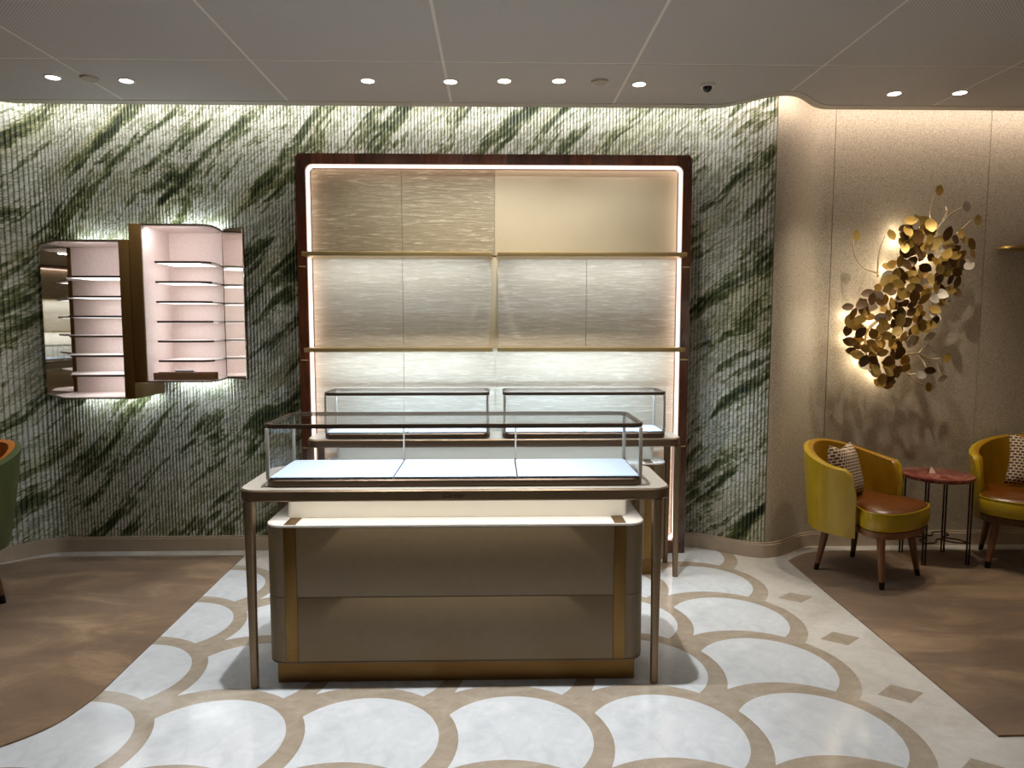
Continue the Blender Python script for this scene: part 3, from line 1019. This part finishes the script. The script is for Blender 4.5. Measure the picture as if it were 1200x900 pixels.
# ------------------------------------------------------------------ golden leaf sculpture on the fabric wall
OUT = [(2.644, 2.182), (2.712, 2.208), (2.801, 2.166), (2.839, 2.098), (2.943, 2.115), (3.014, 2.09), (3.079, 2.014), (3.111, 1.92), (3.062, 1.861), (2.994, 1.826), (3.008, 1.724), (2.984, 1.672), (2.898, 1.637), (2.868, 1.551), (2.871, 1.482), (2.787, 1.413), (2.683, 1.378), (2.668, 1.309), (2.69, 1.239), (2.641, 1.151), (2.589, 1.116), (2.527, 1.134), (2.442, 1.239), (2.37, 1.291), (2.313, 1.378), (2.318, 1.482), (2.281, 1.534), (2.311, 1.654), (2.386, 1.723), (2.489, 1.774), (2.539, 1.826), (2.534, 1.928), (2.603, 1.945), (2.59, 2.03)]
BR = {'b1': [(2.495, 1.826), (2.485, 1.851), (2.397, 1.885), (2.333, 1.961), (2.311, 2.063)], 'b1t': [(2.332, 2.088)],
      'b2': [(2.494, 1.851), (2.49, 1.945), (2.503, 2.03), (2.527, 2.089)], 'b2t': [(2.561, 2.094)], 'b3': [(2.856, 2.107), (2.825, 2.199), (2.814, 2.25), (2.835, 2.351)], 'b3t': [(2.859, 2.376)],
      'b4': [(2.859, 2.115), (2.904, 2.183), (2.954, 2.234), (3.013, 2.268)], 'b4t': [(3.042, 2.276)], 'b4s': [(2.904, 2.191), (2.927, 2.242), (2.913, 2.279)],
      'b5': [(3.004, 2.107), (3.046, 2.15), (3.087, 2.192)], 'b5t': [(3.122, 2.189)], 'c1': [(2.703, 1.322), (2.782, 1.329), (2.807, 1.364)], 'c1t': [(2.839, 1.354)],
      'c2': [(2.782, 1.329), (2.864, 1.291), (2.925, 1.294)], 'c2t': [(2.964, 1.298)], 'c3': [(2.809, 1.317), (2.9, 1.265), (2.931, 1.195)], 'c3t': [(2.941, 1.163)],
      'c4': [(2.782, 1.326), (2.82, 1.282), (2.835, 1.239)], 'c4t': [(2.859, 1.218)], 'c5': [(2.679, 1.274), (2.709, 1.195), (2.762, 1.195)], 'c5t': [(2.798, 1.186)],
      'c6': [(2.69, 1.239), (2.765, 1.151), (2.819, 1.125)], 'c6t': [(2.852, 1.107)]}
sculpt = thing('wall_sculpture', 'backlit sculpture of many small gold and bronze metal leaves on the beige wall', 'sculpture', (2.7, 4.71, 1.65))
SO = Vector((2.7, 4.71, 1.65))


def leaf_mesh(mat, l=0.040, w=0.0265, cup=0.004):
    bm = bmesh.new()
    rows = []
    for i in range(7):
        u = -1 + 2 * i / 6
        ww = w * max(0.0, 1 - abs(u) ** 1.9) ** 0.75
        if i in (0, 6):
            rows.append([bm.verts.new((u * l, 0, cup * u * u))])
        else:
            rows.append([bm.verts.new((u * l, s * ww, cup * (u * u + 0.8 * abs(s) ** 2 * ww / w))) for s in (-1, 0, 1)])
    for a, b in zip(rows, rows[1:]):
        if len(a) == 1:
            bm.faces.new((a[0], b[0], b[1])); bm.faces.new((a[0], b[1], b[2]))
        elif len(b) == 1:
            bm.faces.new((a[0], b[0], a[1])); bm.faces.new((a[1], b[0], a[2]))
        else:
            bm.faces.new((a[0], b[0], b[1], a[1])); bm.faces.new((a[1], b[1], b[2], a[2]))
    # real thickness
    ex = bmesh.ops.extrude_face_region(bm, geom=list(bm.faces))
    for v in ex['geom']:
        if isinstance(v, bmesh.types.BMVert):
            v.co.z += 0.0011
    bmesh.ops.recalc_face_normals(bm, faces=bm.faces)
    me = bpy.data.meshes.new('leaf')
    bm.to_mesh(me); bm.free()
    for p in me.polygons:
        p.use_smooth = True
    me.set_sharp_from_angle(angle=math.radians(42))
    me.materials.append(MATS[mat])
    return me


leaves = {m: leaf_mesh(m) for m in ('leaf_dark', 'leaf_gold', 'leaf_yellow', 'leaf_pearl', 'leaf_copper')}


def inside(x, z):
    c = False
    n = len(OUT)
    for i in range(n):
        (x1, z1), (x2, z2) = OUT[i], OUT[(i + 1) % n]
        if (z1 > z) != (z2 > z) and x < (x2 - x1) * (z - z1) / (z2 - z1) + x1:
            c = not c
    return c


def put_leaf(x, y, z, kind, tilt=0.6, sc=1.0, spin=None):
    o = link('leaf', leaves[kind], None, sculpt)
    o.location = Vector((x, y, z)) - SO
    n = Vector((random.uniform(-tilt, tilt), -1, random.uniform(-tilt, tilt))).normalized()
    q = n.to_track_quat('Z', 'Y')
    q = q @ Matrix.Rotation(random.uniform(0, 2 * PI) if spin is None else spin, 3, 'Z').to_quaternion()
    o.rotation_euler = q.to_euler()
    o.scale = (sc, sc, sc)
    return o


pts_used = []
tries = 0
while len(pts_used) < 215 and tries < 30000:
    tries += 1
    x, z = random.uniform(2.27, 3.12), random.uniform(1.11, 2.21)
    if not inside(x, z): continue
    dmin = 0.033 if tries < 12000 else 0.026
    if any((x - a) ** 2 + (z - b) ** 2 < dmin * dmin for a, b in pts_used): continue
    pts_used.append((x, z))
    clump = math.sin(x * 19 + 1.3) + math.sin(z * 17 + x * 7)
    r_ = random.random()
    if clump > 0.5:
        kind = 'leaf_dark' if r_ < 0.55 else ('leaf_copper' if r_ < 0.75 else 'leaf_gold')
    elif clump < -0.6:
        kind = 'leaf_pearl' if r_ < 0.25 else ('leaf_yellow' if r_ < 0.55 else 'leaf_gold')
    else:
        kind = ('leaf_gold', 'leaf_yellow', 'leaf_dark', 'leaf_dark', 'leaf_gold', 'leaf_copper', 'leaf_gold', 'leaf_pearl')[int(r_ * 8)]
    put_leaf(x, random.uniform(4.515, 4.625), z, kind, 0.5, random.uniform(0.95, 1.3))
tipk = {'b1t': 'leaf_yellow', 'b2t': 'leaf_gold', 'b3t': 'leaf_gold', 'b4t': 'leaf_pearl', 'b5t': 'leaf_yellow', 'c1t': 'leaf_pearl', 'c2t': 'leaf_gold', 'c3t': 'leaf_pearl', 'c4t': 'leaf_dark', 'c5t': 'leaf_pearl', 'c6t': 'leaf_gold'}
for k, v in BR.items():
    if k in tipk:
        put_leaf(v[0][0], 4.58, v[0][1], tipk[k], 0.4, 1.0)
    else:
        n = len(v)
        path = smooth_path([(x - SO.x, 4.60 - 0.02 * i / n - SO.y, z - SO.z) for i, (x, z) in enumerate(v)], 5)
        tube('branch', path, [0.0075 - 0.0035 * i / len(path) for i in range(len(path))], 'stem_pale', sculpt, 6)
# hidden mount: ribs that carry the leaves off the wall
spine = [(2.50, 1.20), (2.45, 1.45), (2.60, 1.60), (2.70, 1.80), (2.78, 2.0), (2.90, 2.04)]
tube('spine', smooth_path([(x - SO.x, 4.645 - SO.y, z - SO.z) for x, z in spine], 5), 0.012, 'stem_pale', sculpt, 8)
for x, z in spine[1:5]:
    tube('wall_mount', [(x - SO.x, 4.64 - SO.y, z - SO.z), (x - SO.x, 4.7195 - SO.y, z - SO.z)], 0.010, 'stem_pale', sculpt, 8)
for x, z, p in ((2.38, 1.42, 1.0), (2.36, 1.58, 0.8), (2.46, 1.27, 0.9), (2.56, 1.18, 0.8), (2.60, 1.88, 0.8), (2.66, 2.06, 0.9), (2.72, 1.70, 1.2), (2.86, 1.95, 1.0), (2.55, 1.52, 1.2), (2.68, 1.52, 0.9), (2.56, 1.34, 0.9), (2.66, 2.14, 0.4)):
    lamp('sculpture_lamp', 'POINT', (x, 4.665, z), p * 0.6, (1.0, 0.88, 0.66), shadow_soft_size=0.02)

# brass wall shelf at the right edge of the view
t = thing('brass_shelf', 'thin brass wall shelf entering at the right edge above the right armchair', 'shelf', (3.35, 4.71, 2.025))
poly_prism('plate', [(0.0, 0.0), (0.03, -0.1), (0.10, -0.15), (0.8, -0.16), (0.8, 0.009), (0.0, 0.009)], -0.008, 0.008, 'brass', t)
box('wall_rail', 0.12, 0.8, -0.008, 0.0095, -0.022, -0.0085, 'brass', t)

# ------------------------------------------------------------------ armchairs


def barrel_shell(name, parent, mat_out, mat_in, r_top=0.318, r_bot=0.275, th=0.055, span=118, zb=0.265, ztop=0.77, zend=0.665):
    """barrel back: y+ is the back; one mesh with two materials"""
    bm = bmesh.new()
    n = 40
    loops = []
    for i in range(n + 1):
        u = -1 + 2 * i / n
        a = math.radians(90 + span * u)
        e = abs(u)
        top = zend + (ztop - zend) * (0.5 + 0.5 * math.cos(PI * min(1, e * 1.02)))
        if e > 0.90:
            top -= 0.14 * ((e - 0.90) / 0.10) ** 2.4
        ring = []
        zs = [zb, zb + 0.02, zb + (top - zb) * 0.35, zb + (top - zb) * 0.7, top - 0.02, top - 0.004]
        tt = th * (1.0 if e < 0.93 else 1.0 - 0.35 * (e - 0.93) / 0.07)
        for z in zs:                                   # outer, upwards
            f = (z - zb) / (ztop - zb)
            r = r_bot + (r_top - r_bot) * f ** 0.8
            ring.append((r, z))
        rt = r_bot + (r_top - r_bot) * ((top - zb) / (ztop - zb)) ** 0.8
        ring.append((rt - tt * 0.5, top + 0.006))
        for z in reversed(zs):
            f = (z - zb) / (ztop - zb)
            r = r_bot + (r_top - r_bot) * f ** 0.8
            ring.append((r - tt, z))
        loops.append([(r * math.cos(a), r * math.sin(a), z) for r, z in ring])
    add_loops(bm, loops)
    bmesh.ops.recalc_face_normals(bm, faces=bm.faces)
    me = bpy.data.meshes.new(name)
    bm.to_mesh(me); bm.free()
    me.materials.append(MATS[mat_out]); me.materials.append(MATS[mat_in])
    for p in me.polygons:
        p.use_smooth = True
        c = p.center
        rad = math.hypot(c.x, c.y)
        f = max(0.0, min(1, (c.z - zb) / (ztop - zb)))
        mid = r_bot + (r_top - r_bot) * f ** 0.8 - th * 0.42
        if rad < mid:
            p.material_index = 1
    me.set_sharp_from_angle(angle=math.radians(60))
    return link(name, me, None, parent)


def armchair(label, loc, facing, m_out, m_in, m_seat_top, m_seat_side, group, r_bot=0.275):
    rz = math.atan2(facing[1], facing[0]) + PI / 2       # local -y is the front
    r = thing('armchair', label, 'armchair', loc, rz, group)
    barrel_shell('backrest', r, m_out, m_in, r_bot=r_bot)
    c = (0, -0.075, 0)
    half = [(0.232 * math.sin(math.radians(a)), 0.232 * math.cos(math.radians(a))) for a in range(0, 121, 10)]
    half += [tuple(p[:2]) for p in smooth_path([(0.201, -0.116, 0), (0.235, -0.155, 0), (0.262, -0.205, 0), (0.262, -0.262, 0), (0.215, -0.328, 0), (0.118, -0.364, 0), (0.0, -0.374, 0)], 4)][1:]
    outl = half + [(-x, y) for x, y in half[-2:0:-1]]
    cy = -0.08
    sc_ = lambda f, z: [(x * f, cy + (y - cy) * f, z) for x, y in outl]
    bm = bmesh.new()
    add_loops(bm, [sc_(f, z) for f, z in ((0.90, 0.336), (0.97, 0.342), (1.0, 0.37), (1.0, 0.41), (0.975, 0.438), (0.955, 0.446))])
    seat = from_bm('seat_cushion', bm, m_seat_side, r, angle=50)
    bm = bmesh.new()
    add_loops(bm, [sc_(f, z) for f, z in ((0.954, 0.4462), (0.93, 0.455), (0.80, 0.464), (0.4, 0.470), (0.05, 0.471))])
    from_bm('seat_pad', bm, m_seat_top, seat, angle=50)
    tube('piping', [(x * 0.972, cy + (y - cy) * 0.972, 0.442) for x, y in outl + outl[:1]], 0.0055, m_seat_side, seat, 6)
    bm = bmesh.new()
    add_loops(bm, [sc_(f, z) for f, z in ((0.84, 0.288), (0.93, 0.296), (0.955, 0.335))])
    from_bm('seat_frame', bm, 'leg_wood', r, angle=50)
    for sx, sy in ((-1, -1), (1, -1), (-1, 1), (1, 1)):
        x0, y0 = sx * 0.165, c[1] + sy * 0.165
        x1, y1 = sx * 0.205, c[1] + 0.0 + sy * 0.205
        pts, rad = [], []
        for z, w in ((0.2849, 0.024), (0.2, 0.0215), (0.1, 0.018), (0.04, 0.0155)):
            u = 1 - z / 0.285
            pts.append((x0 + (x1 - x0) * u, y0 + (y1 - y0) * u, z)); rad.append(w)
        lg = tube('leg', pts, rad, 'leg_wood', r, 10)
        u = 1 - 0.04 / 0.285
        fo = tube('ferrule', [(x0 + (x1 - x0) * u, y0 + (y1 - y0) * u, 0.0399), (x1, y1, 0.0)], [0.0157, 0.0135], 'ferrule', lg, 10)
        for v in fo.data.vertices:
            if v.co.z < 0.012: v.co.z = 0.0006
    return r


CZ = 0.0095
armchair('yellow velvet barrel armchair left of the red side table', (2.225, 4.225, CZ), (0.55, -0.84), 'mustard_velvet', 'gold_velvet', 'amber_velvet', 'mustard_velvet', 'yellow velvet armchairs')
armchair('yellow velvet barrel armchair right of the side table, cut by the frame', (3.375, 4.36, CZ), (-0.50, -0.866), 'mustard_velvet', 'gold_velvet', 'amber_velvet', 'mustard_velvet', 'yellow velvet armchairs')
armchair('green velvet armchair with an orange lining at the left edge', (-2.945, 3.80, CZ), (-0.53, -0.85), 'green_velvet', 'orange_velvet', 'orange_velvet', 'green_velvet', None, 0.243).scale = (1.1, 1.1, 1.1)


def pillow(label, loc, rot, s=0.335, thick=0.11):
    bm = bmesh.new()
    n = 14
    grid = {}
    for side in (1, -1):
        for i in range(n + 1):
            for j in range(n + 1):
                u, v = -1 + 2 * i / n, -1 + 2 * j / n
                edge = i in (0, n) or j in (0, n)
                if side == -1 and edge:
                    grid[side, i, j] = grid[1, i, j]
                    continue
                pin = 1 - 0.10 * (1 - u * u) * abs(v) ** 3 if True else 1
                pin2 = 1 - 0.10 * (1 - v * v) * abs(u) ** 3
                x = u * s / 2 * pin2
                z = v * s / 2 * pin
                if v > 0:
                    z -= 0.035 * v * math.exp(-(u / 0.35) ** 2)       # the dented top edge
                h = ((1 - u ** 4) * (1 - v ** 4)) ** 0.6
                y = side * thick / 2 * h
                grid[side, i, j] = bm.verts.new((x, y, z))
    for side in (1, -1):
        for i in range(n):
            for j in range(n):
                q = [grid[side, i, j], grid[side, i + 1, j], grid[side, i + 1, j + 1], grid[side, i, j + 1]]
                bm.faces.new(q)
    # lay the weave along x/z: bake by swapping axes so that the pattern runs over the face
    o = from_bm('throw_pillow', bm, 'pillow_weave', None, True)
    o.data.transform(Matrix.Rotation(-PI / 2, 4, 'X'))
    o.location = loc
    o.rotation_euler = (Matrix.Rotation(rot[2], 4, 'Z') @ Matrix.Rotation(rot[1], 4, 'Y') @ Matrix.Rotation(rot[0] + PI / 2, 4, 'X')).to_euler()
    return tag(o, label, 'pillow', 'patterned throw pillows')


pillow('cream and brown patterned pillow on the left yellow armchair', (2.135, 4.20, 0.632), (-0.28, 0.05, 0.75))
pillow('cream and brown patterned pillow on the right yellow armchair', (3.47, 4.40, 0.635), (-0.28, 0.12, -0.35))

# side table
t = thing('side_table', 'round red marble side table on thin metal legs between the yellow armchairs', 'table', (2.83, 4.40, CZ))
lathe('table_top', [(0.002, 0.530), (0.196, 0.530), (0.205, 0.536), (0.208, 0.548), (0.205, 0.557), (0.198, 0.560), (0.002, 0.560)], 'red_marble', t, 48)
for sx in (-1, 1):
    for sy in (-1, 1):
        bm = bmesh.new()
        for d in (-0.009, 0.009):
            add_tube(bm, [(sx * 0.14 + d, sy * 0.125, 0.0), (sx * 0.14 + d, sy * 0.125, 0.5295)], 0.0055, 8)
        from_bm('leg', bm, 'dark_metal', t, angle=60)
for sy in (-1, 1):
    tube('stretcher', smooth_path([(-0.14, sy * 0.125, 0.14), (-0.06, sy * 0.11, 0.14), (0, sy * 0.035, 0.14), (0.06, sy * 0.11, 0.14), (0.14, sy * 0.125, 0.14)], 6), 0.005, 'dark_metal', t, 6)
for sx in (-1, 1):
    tube('stretcher', smooth_path([(sx * 0.14, -0.125, 0.14), (sx * 0.125, -0.05, 0.14), (sx * 0.05, 0, 0.14), (sx * 0.125, 0.05, 0.14), (sx * 0.14, 0.125, 0.14)], 6), 0.005, 'dark_metal', t, 6)
# small folded card on it
bm = bmesh.new()
for s in (-1, 1):
    L = [[(-0.022, s * 0.016, 0.0), (0.022, s * 0.016, 0.0), (0.004, s * 0.0012, 0.036), (-0.004, s * 0.0012, 0.036)], [(-0.022, s * 0.014, 0.0), (0.022, s * 0.014, 0.0), (0.004, s * 0.0002, 0.036), (-0.004, s * 0.0002, 0.036)]]
    add_loops(bm, L)
o = from_bm('folded_card', bm, 'card_cream')
o.location = (2.80, 4.42, CZ + 0.5605)
tag(o, 'small cream folded card on the red marble side table', 'card')

# ------------------------------------------------------------------ the matching display across the shop, which the mirror wing shows


def copy_tree(o, parent=None):
    c = o.copy()
    COL.objects.link(c)
    if parent is not None:
        c.parent = parent
    for ch in list(o.children):
        copy_tree(ch, c)
    return c


FAR = [(su, 'lit shelving unit across the shop, seen only in the vitrine mirror'), (rt, 'bronze table across the shop, seen only in the vitrine mirror'),
       (rc, 'taupe cabinet across the shop, seen only in the vitrine mirror'), (s1_, 'right glass showcase across the shop, seen only in the vitrine mirror'),
       (s2_, 'left glass showcase across the shop, seen only in the vitrine mirror')]
FX, FY = 3.55, 1.11
for src, lab in FAR:
    c = copy_tree(src)
    c.location = (FX, FY, 0)
    c.rotation_euler = (0, 0, PI)
    c['label'] = lab
for z, p in ((1.966, 5.0), (1.372, 6.0)):
    strip('shelf_lamp', (FX - 1.15, FY - 4.49, z - 0.03), (FX + 1.15, FY - 4.49, z - 0.03), 0.012, p, COOL, (0, -0.45, -1))
strip('showcase_lamp', (FX - 0.95, FY - 4.15, 1.10), (FX + 0.95, FY - 4.15, 1.10), 0.01, 2.6, (0.6, 0.82, 1.0), (0, -0.55, -1))
for dx in (-0.8, 0, 0.8):
    spot((FX + dx, -2.5, CEIL - 0.02), 30, NEUTRAL, 110)
